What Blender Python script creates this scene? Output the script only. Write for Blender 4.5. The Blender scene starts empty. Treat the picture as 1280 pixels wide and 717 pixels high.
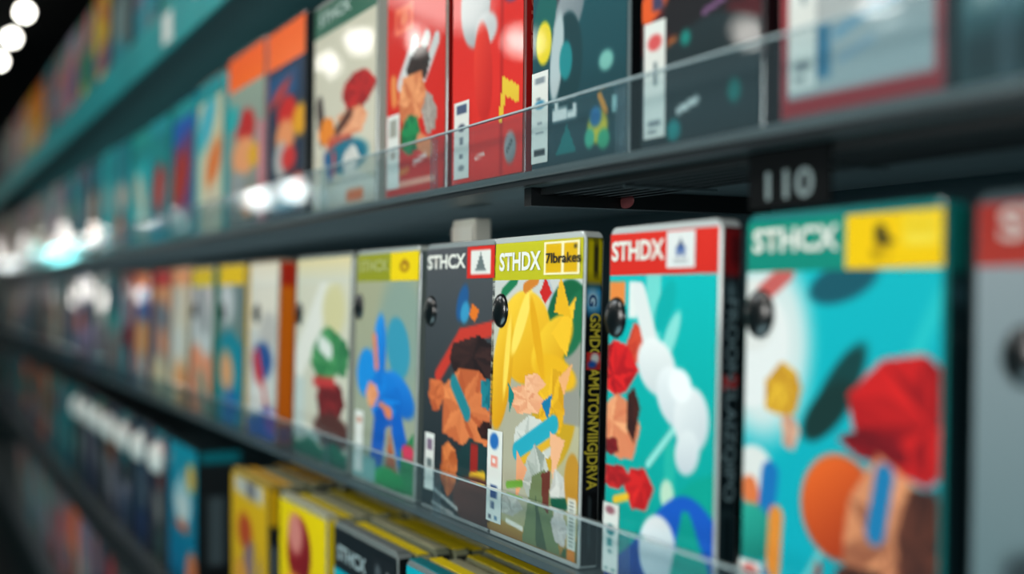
import bpy, math, random
import numpy as np
from mathutils import Vector, Matrix

random.seed(7)
C = bpy.context.scene.collection
ZC = 1.30                      # eye height of the photographer above the floor
D = 0.306                      # distance from the eye to the plane of the shelf fronts
F, Q0 = 1496.0, 767.0          # focal length and distance to the vanishing point (1280x717 frame)


def XP(px, dy=D):
    """place along the shelf of a point seen at column px, on the plane dy from the eye"""
    q = px + 127.0
    return -dy * ((F * F + Q0 * Q0) / (F * q) - Q0 / F)


# ------------------------------------------------------------------ colour + materials
def lin(c):
    out = []
    for v in c[:3]:
        v = v / 255.0
        out.append(v / 12.92 if v <= 0.04045 else ((v + 0.055) / 1.055) ** 2.4)
    return out


MATS = {}


def mat(name, col=None, rough=0.5, metal=0.0, coat=0.0, attr=False, emit=None, noise=0.0, coat_rough=0.05, bump=0.0, bscale=30.0, spec=.5):
    if name in MATS:
        return MATS[name]
    m = bpy.data.materials.new(name)
    m.use_nodes = True
    nt = m.node_tree
    b = nt.nodes['Principled BSDF']
    b.inputs['Roughness'].default_value = rough
    b.inputs['Metallic'].default_value = metal
    b.inputs['Specular IOR Level'].default_value = spec
    b.inputs['Coat Weight'].default_value = coat
    b.inputs['Coat Roughness'].default_value = coat_rough
    if attr:
        a = nt.nodes.new('ShaderNodeAttribute')
        a.attribute_name = 'Col'
        nt.links.new(a.outputs['Color'], b.inputs['Base Color'])
    elif col is not None:
        b.inputs['Base Color'].default_value = (*lin(col), 1)
    if noise:
        tc = nt.nodes.new('ShaderNodeTexCoord')
        n = nt.nodes.new('ShaderNodeTexNoise')
        n.inputs['Scale'].default_value = 14
        r = nt.nodes.new('ShaderNodeValToRGB')
        l = lin(col)
        r.color_ramp.elements[0].color = (*[x * (1 - noise) for x in l], 1)
        r.color_ramp.elements[1].color = (*[min(1, x * (1 + noise)) for x in l], 1)
        nt.links.new(tc.outputs['Object'], n.inputs['Vector'])
        nt.links.new(n.outputs['Fac'], r.inputs['Fac'])
        nt.links.new(r.outputs['Color'], b.inputs['Base Color'])
    if bump:
        tc = nt.nodes.new('ShaderNodeTexCoord')
        n = nt.nodes.new('ShaderNodeTexNoise')
        n.inputs['Scale'].default_value = bscale
        n.inputs['Detail'].default_value = 0.5
        bp = nt.nodes.new('ShaderNodeBump')
        bp.inputs['Strength'].default_value = 1.0
        bp.inputs['Distance'].default_value = bump
        nt.links.new(tc.outputs['Object'], n.inputs['Vector'])
        nt.links.new(n.outputs['Fac'], bp.inputs['Height'])
        nt.links.new(bp.outputs['Normal'], b.inputs['Coat Normal'])
    if emit:
        b.inputs['Emission Color'].default_value = (*lin(emit[0]), 1)
        b.inputs['Emission Strength'].default_value = emit[1]
    MATS[name] = m
    return m


def clear_mat(name, tint, gloss_col=(0.85, 0.95, 1.0), haze=0.06):
    m = bpy.data.materials.new(name)
    m.use_nodes = True
    nt = m.node_tree
    for n in list(nt.nodes):
        nt.nodes.remove(n)
    o = nt.nodes.new('ShaderNodeOutputMaterial')
    t = nt.nodes.new('ShaderNodeBsdfTransparent')
    t.inputs['Color'].default_value = (*tint, 1)
    g = nt.nodes.new('ShaderNodeBsdfGlossy')
    g.inputs['Color'].default_value = (*gloss_col, 1)
    g.inputs['Roughness'].default_value = 0.06
    d = nt.nodes.new('ShaderNodeBsdfDiffuse')
    d.inputs['Color'].default_value = (0.45, 0.6, 0.66, 1)
    mh = nt.nodes.new('ShaderNodeMixShader')
    mh.inputs['Fac'].default_value = haze
    lw = nt.nodes.new('ShaderNodeLayerWeight')
    lw.inputs['Blend'].default_value = 0.5
    pw = nt.nodes.new('ShaderNodeMath')
    pw.operation = 'POWER'
    pw.inputs[1].default_value = 4.0
    nt.links.new(lw.outputs['Facing'], pw.inputs[0])
    fr = nt.nodes.new('ShaderNodeMath')
    fr.operation = 'MULTIPLY_ADD'
    fr.inputs[1].default_value = 0.6
    fr.inputs[2].default_value = 0.03
    nt.links.new(pw.outputs[0], fr.inputs[0])
    ms = nt.nodes.new('ShaderNodeMixShader')
    nt.links.new(t.outputs[0], mh.inputs[1])
    nt.links.new(d.outputs[0], mh.inputs[2])
    nt.links.new(fr.outputs[0], ms.inputs[0])
    nt.links.new(mh.outputs[0], ms.inputs[1])
    nt.links.new(g.outputs[0], ms.inputs[2])
    nt.links.new(ms.outputs[0], o.inputs[0])
    return m


PRINT = mat('glossy_print', attr=True, rough=0.5, coat=0.55, coat_rough=0.03, bump=0.0004, bscale=14, spec=.15)
PRINT_FLAT = mat('satin_print', attr=True, rough=0.5, coat=0.2, coat_rough=0.12, spec=.15)
BLACK_TAG = mat('black_gloss_plastic', (8, 14, 16), rough=0.28, coat=0.4)
WHITE_INK = mat('white_ink', (236, 236, 226), rough=0.45, noise=0.02)
ACRYLIC = clear_mat('clear_acrylic', (0.91, 0.955, 0.965), haze=0.026)
DIVIDER = clear_mat('clear_divider', (.86, .92, .94), haze=.07)
EDGE = mat('acrylic_edge', (180, 196, 198), rough=0.15, coat=1.0)
SHELF = mat('charcoal_metal', (78, 88, 90), rough=0.42, metal=0.2, noise=0.15)
RAIL = mat('charcoal_rail', (30, 36, 39), rough=0.35, metal=0.2, noise=0.1)
BLACK = mat('black_metal', (14, 17, 18), rough=0.45, metal=0.2, noise=0.1)
TEALRAIL = mat('teal_gloss_rail', (0, 150, 152), rough=0.4, coat=0.35, noise=0.25, spec=.2)
GREYLINE = mat('grey_metal_trim', (120, 130, 132), rough=0.3, metal=0.6, noise=0.05)


def plastic(col):
    return mat('case_plastic_%d_%d_%d' % tuple(col), col, rough=0.18, coat=0.9, coat_rough=0.06)


# ------------------------------------------------------------------ mesh helpers
def link(name, me, m, parent=None, loc=None):
    o = bpy.data.objects.new(name, me)
    C.objects.link(o)
    if m is not None and not me.materials:
        me.materials.append(m)
    if parent:
        o.parent = parent
    if loc:
        o.location = loc
    return o


def box_data(x0, y0, z0, x1, y1, z1):
    v = [(x0, y0, z0), (x1, y0, z0), (x1, y1, z0), (x0, y1, z0), (x0, y0, z1), (x1, y0, z1), (x1, y1, z1), (x0, y1, z1)]
    f = [(0, 3, 2, 1), (4, 5, 6, 7), (0, 1, 5, 4), (1, 2, 6, 5), (2, 3, 7, 6), (3, 0, 4, 7)]
    return v, f


def boxes(name, lst, m, parent=None):
    V, Fc = [], []
    for b in lst:
        v, f = box_data(*b)
        n = len(V)
        V += v
        Fc += [tuple(i + n for i in q) for q in f]
    me = bpy.data.meshes.new(name)
    me.from_pydata(V, [], Fc)
    return link(name, me, m, parent)


def rounded_slab(name, w, h, t, r, m, parent=None, bev=0.0009, seg=5, origin=(0, 0, 0), rb=None):
    """slab in the xz plane, thickness along +y, rounded corners (r top, rb bottom) and softened edges"""
    rb = r if rb is None else rb

    def ring(ins):
        pts = []
        for cx, cz, a0, rr in ((w - r, h - r, 0, r), (r, h - r, 90, r), (rb, rb, 180, rb), (w - rb, rb, 270, rb)):
            for k in range(seg + 1):
                a = math.radians(a0 + 90 * k / seg)
                pts.append((cx + (rr - ins) * math.cos(a), cz + (rr - ins) * math.sin(a)))
        return pts
    V, Fc = [], []
    prof = [(0, bev), (bev * 0.3, bev * 0.3), (bev, 0), (t - bev, 0), (t - bev * 0.3, bev * 0.3), (t, bev)]
    for y, ins in prof:
        V += [(x + origin[0], y + origin[1], z + origin[2]) for x, z in ring(ins)]
    n = 4 * (seg + 1)
    for k in range(len(prof) - 1):
        for i in range(n):
            j = (i + 1) % n
            Fc.append((k * n + i, (k + 1) * n + i, (k + 1) * n + j, k * n + j))
    Fc.append(tuple(range(n)))
    Fc.append(tuple(reversed(range((len(prof) - 1) * n, len(prof) * n))))
    me = bpy.data.meshes.new(name)
    me.from_pydata(V, [], Fc)
    return link(name, me, m, parent)


def dome(name, cx, cz, rx, rz, dep, m, parent=None, y=0.0, seg=20, rings=6):
    V, Fc = [], []
    for k in range(rings):
        a = math.pi / 2 * k / rings
        for i in range(seg):
            b = 2 * math.pi * i / seg
            V.append((cx + rx * math.cos(a) * math.cos(b), y - dep * math.sin(a), cz + rz * math.cos(a) * math.sin(b)))
    V.append((cx, y - dep, cz))
    for k in range(rings - 1):
        for i in range(seg):
            j = (i + 1) % seg
            Fc.append((k * seg + i, k * seg + j, (k + 1) * seg + j, (k + 1) * seg + i))
    for i in range(seg):
        Fc.append(((rings - 1) * seg + i, (rings - 1) * seg + (i + 1) % seg, len(V) - 1))
    me = bpy.data.meshes.new(name)
    me.from_pydata(V, [], Fc)
    for p in me.polygons:
        p.use_smooth = True
    return link(name, me, m, parent)


# ------------------------------------------------------------------ printed surfaces: flat artwork in a colour attribute
def sstep(d, s):
    t = np.clip(0.5 - d / s, 0, 1)
    return t * t * (3 - 2 * t)


def crystal(cx, cy, rx, ry, n, seed, ca, cb):
    """cluster of flat angular facets in shades from ca to cb"""
    rn = random.Random(seed)
    pts = []
    for i in range(n):
        a = 2 * math.pi * (i + rn.uniform(-.25, .25)) / n
        k = rn.uniform(.78, 1.1)
        pts.append((cx + rx * k * math.cos(a), cy + ry * k * math.sin(a)))
    c0 = (cx + rx * rn.uniform(-.3, .3), cy + ry * rn.uniform(-.3, .3))
    out = []
    for i in range(n):
        p, q = pts[i], pts[(i + 1) % n]
        mid_ = (c0[0] * .45 + (p[0] + q[0]) * .275, c0[1] * .45 + (p[1] + q[1]) * .275)
        for tri in ([c0, p, mid_], [p, q, mid_], [q, c0, mid_]):
            t = rn.random()
            out.append(('p', tri, tuple(ca[j] + (cb[j] - ca[j]) * t for j in range(3))))
    return out


def paint(nu, nv, bg, shapes, aspect=1.5):
    """bg: colour or (top, bottom). shapes in u (left-right 0..1) and v (top-bottom 0..1)"""
    u = np.linspace(0, 1, nu + 1)[None, :].repeat(nv + 1, 0)
    v = np.linspace(0, 1, nv + 1)[:, None].repeat(nu + 1, 1)
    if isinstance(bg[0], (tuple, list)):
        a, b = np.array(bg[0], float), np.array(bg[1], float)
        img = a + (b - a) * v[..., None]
    else:
        img = np.ones((nv + 1, nu + 1, 3)) * np.array(bg, float)
    px = 1.3 / nv
    flat = []
    for q in shapes:
        flat += crystal(*q[1:]) if q[0] == 'x' else [q]
    for s in flat:
        k = s[0]
        col = np.array(s[-1], float)
        col2 = None
        if col.ndim == 2:
            col, col2 = col[0], col[1]
        if k in 'es':                                   # ellipse (s = soft)
            cx, cy, rx, ry, rot = s[1:6]
            x, y = u - cx, (v - cy) * aspect
            c_, s_ = math.cos(math.radians(rot)), math.sin(math.radians(rot))
            X, Y = x * c_ + y * s_, -x * s_ + y * c_
            dd = np.sqrt((X / rx) ** 2 + (Y / (ry * aspect)) ** 2)
            soft = 0.6 if k == 's' else max(px * 2 / min(rx, ry), 0.03)
            m = sstep(dd - 1, soft)
            if col2 is not None:
                f = np.clip(0.5 + 0.5 * (X / rx * 0.5 + Y / (ry * aspect) * 0.7), 0, 1)[..., None]
                col = col + (col2 - col) * f
        elif k == 'o':                                   # ring
            cx, cy, rx, ry, rot, wd = s[1:7]
            x, y = u - cx, (v - cy) * aspect
            c_, s_ = math.cos(math.radians(rot)), math.sin(math.radians(rot))
            X, Y = x * c_ + y * s_, -x * s_ + y * c_
            dd = np.sqrt((X / rx) ** 2 + (Y / (ry * aspect)) ** 2)
            m = sstep(np.abs(dd - 1) - wd, 0.05)
        elif k == 'r':                                   # rectangle
            x0, y0, x1, y1 = s[1:5]
            m = sstep(np.maximum(x0 - u, u - x1), px) * sstep(np.maximum(y0 - v, v - y1), px)
        elif k == 'l':                                   # bar with round ends
            x0, y0, x1, y1, wd = s[1:6]
            ax, ay = u - x0, (v - y0) * aspect
            bx, by = x1 - x0, (y1 - y0) * aspect
            t = np.clip((ax * bx + ay * by) / (bx * bx + by * by + 1e-9), 0, 1)
            dd = np.sqrt((ax - bx * t) ** 2 + (ay - by * t) ** 2)
            m = sstep(dd - wd, px * 1.5)
        elif k == 'p':                                   # polygon
            pts = s[1]
            ins = np.zeros_like(u, bool)
            j = len(pts) - 1
            for i in range(len(pts)):
                xi, yi = pts[i]
                xj, yj = pts[j]
                if yi != yj:
                    cond = ((yi > v) != (yj > v)) & (u < (xj - xi) * (v - yi) / (yj - yi) + xi)
                    ins ^= cond
                j = i
            m = ins.astype(float)
        elif k == 'w':                                   # wavy hill: everything below v0 + amp*sin
            v0, amp, fr, ph = s[1:5]
            m = sstep((v0 + amp * np.sin(fr * u + ph)) - v, px * 1.5)
            if col2 is not None:
                f = np.clip((v - v0) / max(1 - v0, .01), 0, 1)[..., None]
                col = col + (col2 - col) * f
        m = m[..., None]
        img = img * (1 - m) + col * m
    img = img / 255.0
    luma = (img @ np.array([.25, .6, .15]))[..., None]
    img = np.clip(luma + (img - luma) * 1.07, 0, 1)
    return np.where(img <= 0.04045, img / 12.92, ((img + 0.055) / 1.055) ** 2.4)


def printed(name, img, o, du, dv, m, parent=None):
    """grid mesh with artwork img; o = top left corner, du / dv = edge vectors"""
    nv, nu = img.shape[0] - 1, img.shape[1] - 1
    uu = np.linspace(0, 1, nu + 1)[None, :, None]
    vv = np.linspace(0, 1, nv + 1)[:, None, None]
    P = np.array(o)[None, None, :] + uu * np.array(du)[None, None, :] + vv * np.array(dv)[None, None, :]
    idx = np.arange((nv + 1) * (nu + 1)).reshape(nv + 1, nu + 1)
    quads = np.stack([idx[:-1, :-1], idx[1:, :-1], idx[1:, 1:], idx[:-1, 1:]], -1).reshape(-1, 4)
    me = bpy.data.meshes.new(name)
    me.vertices.add(P.shape[0] * P.shape[1])
    me.vertices.foreach_set('co', P.reshape(-1))
    me.loops.add(quads.size)
    me.loops.foreach_set('vertex_index', quads.reshape(-1))
    me.polygons.add(len(quads))
    me.polygons.foreach_set('loop_start', np.arange(0, quads.size, 4))
    a = me.color_attributes.new('Col', 'FLOAT_COLOR', 'POINT')
    rgba = np.concatenate([img.reshape(-1, 3), np.ones((img.shape[0] * img.shape[1], 1))], 1)
    a.data.foreach_set('color', rgba.reshape(-1).astype(np.float32))
    me.update(calc_edges=True)
    return link(name, me, m, parent)


def lettering(name, body, rect, m, parent, y=-0.0012, bold=0.03, frame='front', x=0.0, thick=0.0003, space=1.0):
    """text fitted into rect: front -> (x0,z0,x1,z1); side -> (y0,z0,y1,z1) reading downwards"""
    cu = bpy.data.curves.new(name, 'FONT')
    cu.body = body
    cu.size = 1.0
    cu.offset = bold
    cu.resolution_u = 3
    cu.space_character = space
    o = bpy.data.objects.new(name, cu)
    C.objects.link(o)
    dg = bpy.context.evaluated_depsgraph_get()
    me = bpy.data.meshes.new_from_object(o.evaluated_get(dg))
    C.objects.unlink(o)
    bpy.data.objects.remove(o)
    n = len(me.vertices)
    co = np.empty(n * 3)
    me.vertices.foreach_get('co', co)
    co = co.reshape(-1, 3)
    lo, hi = co.min(0), co.max(0)
    t = (co - lo) / np.maximum(hi - lo, 1e-6)
    out = np.empty_like(co)
    if frame == 'front':
        x0, z0, x1, z1 = rect
        out[:, 0] = x0 + (x1 - x0) * t[:, 0]
        out[:, 2] = z0 + (z1 - z0) * t[:, 1]
        out[:, 1] = y
    else:
        y0, z0, y1, z1 = rect
        out[:, 2] = z1 - (z1 - z0) * t[:, 0]
        out[:, 1] = y0 + (y1 - y0) * t[:, 1]
        out[:, 0] = x
    me.vertices.foreach_set('co', out.reshape(-1))
    me.update()
    me.materials.clear()
    return link(name, me, m, parent)


def thing(name, label, cat, loc, rot=(0, 0, 0), group=None):
    o = bpy.data.objects.new(name, None)
    C.objects.link(o)
    o.empty_display_size = 0.02
    o.location = loc
    o.rotation_euler = rot
    o['label'] = label
    o['category'] = cat
    if group:
        o['group'] = group
    return o


def tag(o, label, cat, group=None, kind=None):
    if label:
        o['label'] = label
        o['category'] = cat
    if group:
        o['group'] = group
    if kind:
        o['kind'] = kind
    return o


def struct(o):
    o['kind'] = 'structure'
    return o


XL, XR = -4.75, 0.35           # ends of the shelving


# ------------------------------------------------------------------ the game case
W, H, T = 0.105, 0.172, 0.011


def game_case(label, loc, lean=1.5, w=W, h=H, t=T, case=(120, 130, 130), bg=(200, 200, 200), art=(), res=(24, 40),
              band=None, band_h=0.020, title=None, title_rect=(0.06, 0.40, 0.62, 0.80), title_col=None, badge=None,
              spine=None, spine_art=(), spine_text=None, rating=None, tagcol=None, tagpos=(0.13, 0.243), group=None,
              top=None, back=False, yaw=0.0, sres=(6, 60), margin=0.0035, kind='game_case', border=None):
    root = thing(kind, label, 'game case', loc, (-math.radians(lean), 0, math.radians(yaw)), group)
    rounded_slab('case', w, h, t, 0.0055, plastic(case), root, rb=0.002)
    m = 0.0015
    ztop = h - margin
    zc_top = ztop - (band_h if band else 0)
    zb = 0.003
    if not back:
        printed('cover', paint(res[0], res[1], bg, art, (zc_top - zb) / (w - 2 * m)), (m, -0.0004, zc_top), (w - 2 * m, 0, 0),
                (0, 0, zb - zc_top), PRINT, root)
        if band:
            b = printed('header_band', paint(max(6, res[0] // 3), 6, band, ()), (m, -0.0004, ztop), (w - 2 * m, 0, 0), (0, 0, -band_h), PRINT_FLAT, root)
            if title:
                x0, a, x1, c = title_rect
                lettering('title_lettering', title, (x0 * w, zc_top + a * band_h - 0.3 * band_h + .006, x1 * w, zc_top + c * band_h - .3 * band_h + .006), title_col or WHITE_INK, b, y=-0.0009)
            if badge:
                badge(b, w, zc_top, band_h)
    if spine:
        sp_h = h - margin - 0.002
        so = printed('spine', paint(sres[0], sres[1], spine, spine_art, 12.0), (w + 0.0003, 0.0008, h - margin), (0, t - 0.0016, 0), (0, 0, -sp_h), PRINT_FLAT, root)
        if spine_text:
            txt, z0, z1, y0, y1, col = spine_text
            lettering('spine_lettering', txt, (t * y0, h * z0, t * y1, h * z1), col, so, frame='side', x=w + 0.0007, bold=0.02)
    if rating:
        x0, v0, x1, v1, sh = rating
        zz = lambda v: zc_top + (zb - zc_top) * v
        printed('rating_label', paint(10, 60, (222, 224, 218), sh, 4.0), (m + x0 * w, -0.0008, zz(v0)), ((x1 - x0) * w, 0, 0), (0, 0, zz(v1) - zz(v0)), PRINT_FLAT, root)
    if tagcol:
        dome('security_tag', tagpos[0] * w, h * (1 - tagpos[1]), 0.0090, 0.0100, 0.0034, tagcol, root, y=-0.0005)
    if top:
        boxes('top_label', [(0.003, 0.0008, h + 0.0001, w - 0.003, t * 0.82, h + 0.0006)], mat('print_%d_%d_%d' % tuple(top), top, rough=0.4, coat=0.4), root)
    return root


# ------------------------------------------------------------------ header badges
def ink(c):
    return mat('ink_%d_%d_%d' % tuple(c), c, rough=0.45)


def badge_printed(x0, a, x1, c, bg, shapes, res=24):
    def f(root, w, z, bh):
        return printed('badge', paint(res, res, bg, shapes, 1.0), (x0 * w, -0.0008, z + c * bh), ((x1 - x0) * w, 0, 0), (0, 0, (a - c) * bh), PRINT_FLAT, root)
    return f


def badge_yellow(root, w, z, bh):
    bx = printed('badge', paint(48, 40, (222, 176, 24), [('r', 0, 0, 1, .07, (246, 238, 200)), ('r', 0, .93, 1, 1, (246, 238, 200)), ('r', 0, 0, .06, 1, (246, 238, 200)),
                 ('r', .94, 0, 1, 1, (246, 238, 200)), ('r', .5, 0, .57, 1, (246, 238, 200)), ('e', .88, .18, .04, .06, 0, (60, 60, 50))], 1.0),
                 (0.60 * w, -0.0008, z + 0.95 * bh), (0.36 * w, 0, 0), (0, 0, -0.84 * bh), PRINT_FLAT, root)
    lettering('badge_lettering', '7lbrakes', (0.625 * w, z + 0.40 * bh, 0.975 * w, z + 0.66 * bh), ink((24, 26, 24)), root, y=-0.0012, bold=0.02)


badge_red = badge_printed(.56, .14, .80, .96, (226, 228, 226), [('p', [(.5, .2), (.66, .46), (.34, .46)], (60, 78, 110)), ('e', .5, .5, .16, .1, 0, (74, 104, 160)),
                          ('r', .34, .58, .46, .68, (60, 86, 140)), ('r', .54, .58, .66, .68, (60, 86, 140)), ('r', .25, .76, .75, .80, (150, 156, 160)), ('r', .25, .84, .75, .88, (170, 176, 180))])
badge_tree = badge_printed(.62, .02, .98, .98, (206, 44, 36), [('r', .14, .12, .86, .88, (228, 228, 222)), ('p', [(.5, .2), (.68, .72), (.32, .72)], (104, 116, 116)), ('r', .3, .72, .7, .78, (140, 146, 146))])
badge_olive = badge_printed(.58, 0, 1.0, 1.0, (236, 206, 14), [('e', .5, .5, .16, .2, 0, (150, 100, 30)), ('r', .47, .25, .53, .5, (150, 100, 30)), ('e', .5, .52, .07, .09, 0, (236, 206, 14))])
badge_green = badge_printed(.555, .02, .99, 1.0, (240, 196, 8), [('r', .62, .1, .94, .62, (240, 212, 70)), ('e', .72, .28, .05, .08, 0, (226, 186, 10)), ('e', .84, .28, .05, .08, 0, (226, 186, 10)), ('p', [(.30, .25), (.40, .18), (.46, .42), (.54, .5), (.44, .62), (.33, .55)], (60, 56, 22)),
                            ('l', .36, .5, .34, .84, .018, (120, 96, 16)), ('o', .38, .74, .1, .1, 0, .2, (190, 150, 14))])

MID_Z, UP_Z, TOP_Z, LOW_Z, BOT_Z = -0.140, 0.064, 0.312, -0.342, -0.557
WHT, CRM, PCH, YEL, RED, BLU, TEA, GRN, BRN, BLK = (236, 238, 236), (226, 218, 196), (236, 160, 112), (246, 196, 36), (204, 36, 34), (24, 92, 178), (0, 176, 178), (30, 128, 74), (84, 46, 34), (16, 20, 22)
RATE = [('e', .45, .12, .3, .09, 0, (40, 104, 170)), ('r', .25, .28, .7, .40, (226, 140, 124)), ('r', .38, .31, .56, .36, (232, 226, 220)), ('r', .25, .60, .7, .74, (44, 70, 120)), ('r', .3, .78, .55, .86, (90, 104, 130)), ('r', .15, .93, .35, .97, (60, 70, 90)), ('r', .55, .93, .75, .97, (80, 120, 150))]
RATE2 = [('e', .45, .10, .3, .06, 0, (150, 100, 110)), ('e', .5, .38, .28, .08, 0, (20, 120, 124)), ('r', .3, .50, .6, .62, (50, 140, 140)), ('r', .35, .66, .6, .72, (110, 150, 150)), ('r', .15, .93, .35, .96, (50, 120, 120)), ('r', .6, .93, .85, .96, (50, 120, 120))]
RATE3 = [('e', .5, .16, .36, .12, 0, (206, 70, 66)), ('r', .46, .08, .56, .24, (226, 160, 150)), ('r', .38, .42, .6, .75, (150, 170, 176))]


def spine_of(root):
    return [c for c in root.children if c.name.startswith('spine')][0]


def mid(px0, px1, label, **k):
    x0, x1 = XP(px0), XP(px1)
    k.setdefault('w', x1 - x0)
    return game_case(label, (x0, 0.0, ZC + MID_Z), group='game cases on the middle shelf', **k)


# -------- middle shelf, right to left: the cases with readable headers
mid(1207, 1345, 'grey game case with red header band, cut off by the right frame edge, middle shelf', w=W, case=(70, 84, 88), bg=((140, 150, 154), (84, 108, 112)), res=(40, 60),
    art=[('e', .62, .58, .1, .06, 0, (50, 60, 64)), ('e', .24, .66, .12, .055, 0, (44, 54, 58)), ('e', .42, .60, .09, .05, 0, (50, 60, 64)), ('w', .86, .03, 6, 0, (150, 60, 50))],
    band=((150, 44, 36), (160, 52, 42)), title='STHDX', title_rect=(.10, .40, .8, .92), title_col=ink((200, 180, 172)), tagcol=BLACK_TAG, tagpos=(.20, .30))

G_art = [('l', .18, 1.0, .62, .55, .012, (120, 206, 206)), ('l', .30, 1.0, .66, .66, .008, (110, 200, 204)), ('l', .80, .32, 1.0, .06, .03, (40, 190, 194)),
         ('s', .10, .20, .28, .26, 0, (214, 226, 224)), ('e', .08, .22, .17, .16, 20, (232, 234, 232)), ('e', .04, .12, .14, .10, 0, (226, 226, 222)), ('l', .10, .06, .24, .0, .04, (196, 96, 92)),
         ('e', .54, .03, .18, .05, -14, (22, 84, 98)), ('e', .52, .31, .22, .05, -52, (16, 62, 62)), ('e', .47, .36, .16, .05, -40, (18, 50, 48)),
         ('x', .22, .32, .12, .085, 7, 3, (240, 196, 64), (190, 136, 40)), ('x', .27, .43, .07, .055, 5, 4, (226, 178, 150), (190, 140, 120)),
         ('e', .06, .55, .12, .07, 0, (224, 226, 222)), ('l', .04, .60, .10, .70, .05, (220, 120, 70)), ('l', .16, .55, .13, .72, .05, (26, 112, 176)), ('e', .06, .72, .13, .08, 0, ((50, 170, 150), (20, 120, 110))), ('l', .20, .66, .18, .88, .04, (222, 140, 56)), ('e', .08, .86, .12, .06, 0, (30, 130, 180)),
         ('e', .54, .60, .20, .135, 0, ((236, 108, 44), (150, 48, 22))), ('l', .44, .76, .42, .86, .016, (150, 50, 34)),
         ('x', .86, .34, .32, .17, 9, 21, (214, 36, 36), (140, 18, 26)), ('x', .70, .43, .2, .05, 6, 22, (150, 22, 32), (100, 14, 24)),
         ('x', .86, .70, .36, .24, 10, 31, (230, 156, 112), (140, 82, 60)), ('x', .92, .66, .13, .16, 6, 33, (60, 34, 30), (96, 54, 42)), ('x', .66, .77, .16, .05, 6, 34, (50, 30, 28), (90, 52, 42)), ('l', .76, .50, .72, .64, .045, (30, 120, 168)),
         ('w', 1.0, .10, 3.2, 2.2, ((22, 80, 160), (12, 54, 120))), ('x', .38, 1.0, .2, .07, 6, 41, (170, 30, 34), (120, 20, 28)), ('l', .58, 1.0, .72, .92, .025, (206, 160, 40)),
         ('p', [(.12, 1.0), (.17, .86), (.26, .82), (.36, 1.0)], (90, 136, 140))]
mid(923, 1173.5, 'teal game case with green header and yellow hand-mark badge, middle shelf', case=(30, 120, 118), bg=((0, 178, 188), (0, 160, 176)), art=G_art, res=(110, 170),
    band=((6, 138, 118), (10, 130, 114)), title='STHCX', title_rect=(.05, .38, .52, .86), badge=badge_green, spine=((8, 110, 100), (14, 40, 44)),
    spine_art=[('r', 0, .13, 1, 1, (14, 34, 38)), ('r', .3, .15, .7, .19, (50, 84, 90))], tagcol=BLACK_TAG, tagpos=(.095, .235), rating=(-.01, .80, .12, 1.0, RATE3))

R_art = [('l', .44, .0, .44, .26, .07, (120, 214, 206)), ('e', .60, .2, .05, .10, 30, (140, 220, 212)), ('e', .55, .10, .07, .09, 30, (0, 170, 168)), ('l', .42, .60, .72, .44, .02, (150, 220, 210)), ('l', .62, .9, .62, .55, .05, (40, 178, 164)),
         ('e', .95, .72, .36, .12, -20, (0, 158, 142)), ('l', .55, .80, .62, .65, .015, (150, 220, 206)), ('e', .60, .68, .06, .045, 0, (190, 220, 196)), ('r', .55, .88, .72, 1.0, (20, 150, 140)),
         ('r', .0, .02, .16, .10, (230, 140, 70)), ('r', .20, .02, .28, .14, (232, 236, 232)), ('x', .30, .22, .14, .07, 6, 5, (214, 80, 54), (190, 60, 44)),
         ('l', .30, .06, .44, .24, .065, (228, 232, 230)), ('e', .48, .29, .19, .085, 25, ((244, 246, 244), (206, 212, 214))), ('e', .66, .38, .19, .085, 35, ((244, 246, 246), (204, 212, 216))), ('e', .80, .44, .15, .10, 0, ((240, 242, 242), (200, 208, 212))), ('e', .77, .54, .10, .07, 30, ((232, 236, 236), (196, 204, 210))), ('e', .70, .34, .10, .05, 20, (246, 248, 248)),
         ('x', .10, .31, .22, .10, 7, 12, (222, 38, 40), (150, 18, 28)), ('x', .12, .50, .22, .12, 8, 13, (246, 180, 132), (214, 124, 88)), ('x', .26, .45, .08, .09, 5, 14, (70, 36, 30), (40, 22, 24)), ('x', .04, .57, .12, .035, 5, 15, (130, 32, 36), (90, 20, 26)),
         ('x', .34, .68, .15, .085, 6, 16, (224, 44, 42), (168, 24, 30)), ('x', .10, .66, .16, .05, 6, 17, (196, 40, 42), (150, 26, 32)), ('w', .80, .13, 4.2, 1.45, ((24, 88, 184), (10, 50, 116))), ('l', .10, .74, .22, .72, .022, (232, 190, 50)),
         ('e', .52, .86, .17, .11, 15, ((240, 242, 242), (166, 184, 192))), ('p', [(.60, 1.0), (.74, .72), (.80, .72), (1, .9), (1, 1)], (0, 150, 138))]
R_spine = [('r', 0, 0, 1, .125, (140, 20, 24)), ('r', .35, .02, .85, .10, (90, 12, 18)), ('e', .5, .165, .25, .02, 0, (110, 130, 134)), ('r', .15, .72, .9, .99, (40, 56, 60)), ('r', .25, .74, .8, .97, (16, 30, 34))]
R = mid(753, 892, 'teal-covered game case with red header band and white emblem badge, middle shelf', case=(196, 202, 200), bg=((0, 184, 184), (0, 150, 138)), art=R_art, res=(90, 150),
        band=((214, 50, 38), (206, 44, 34)), title='STHDX', title_rect=(.04, .34, .54, .82), badge=badge_red, spine=(16, 28, 32), spine_art=R_spine, spine_text=('FROONELAIZQIPO', .30, .80, .2, .82, ink((120, 142, 146))),
        tagcol=BLACK_TAG, tagpos=(.09, .255), rating=(-.01, .755, .145, .985, RATE2))
lettering('spine_number', '2', (T * .15, H * .575, T * .85, H * .615), ink((196, 44, 40)), spine_of(R), frame='side', x=R.children[0].bound_box[6][0] + 0.0009)

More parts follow.
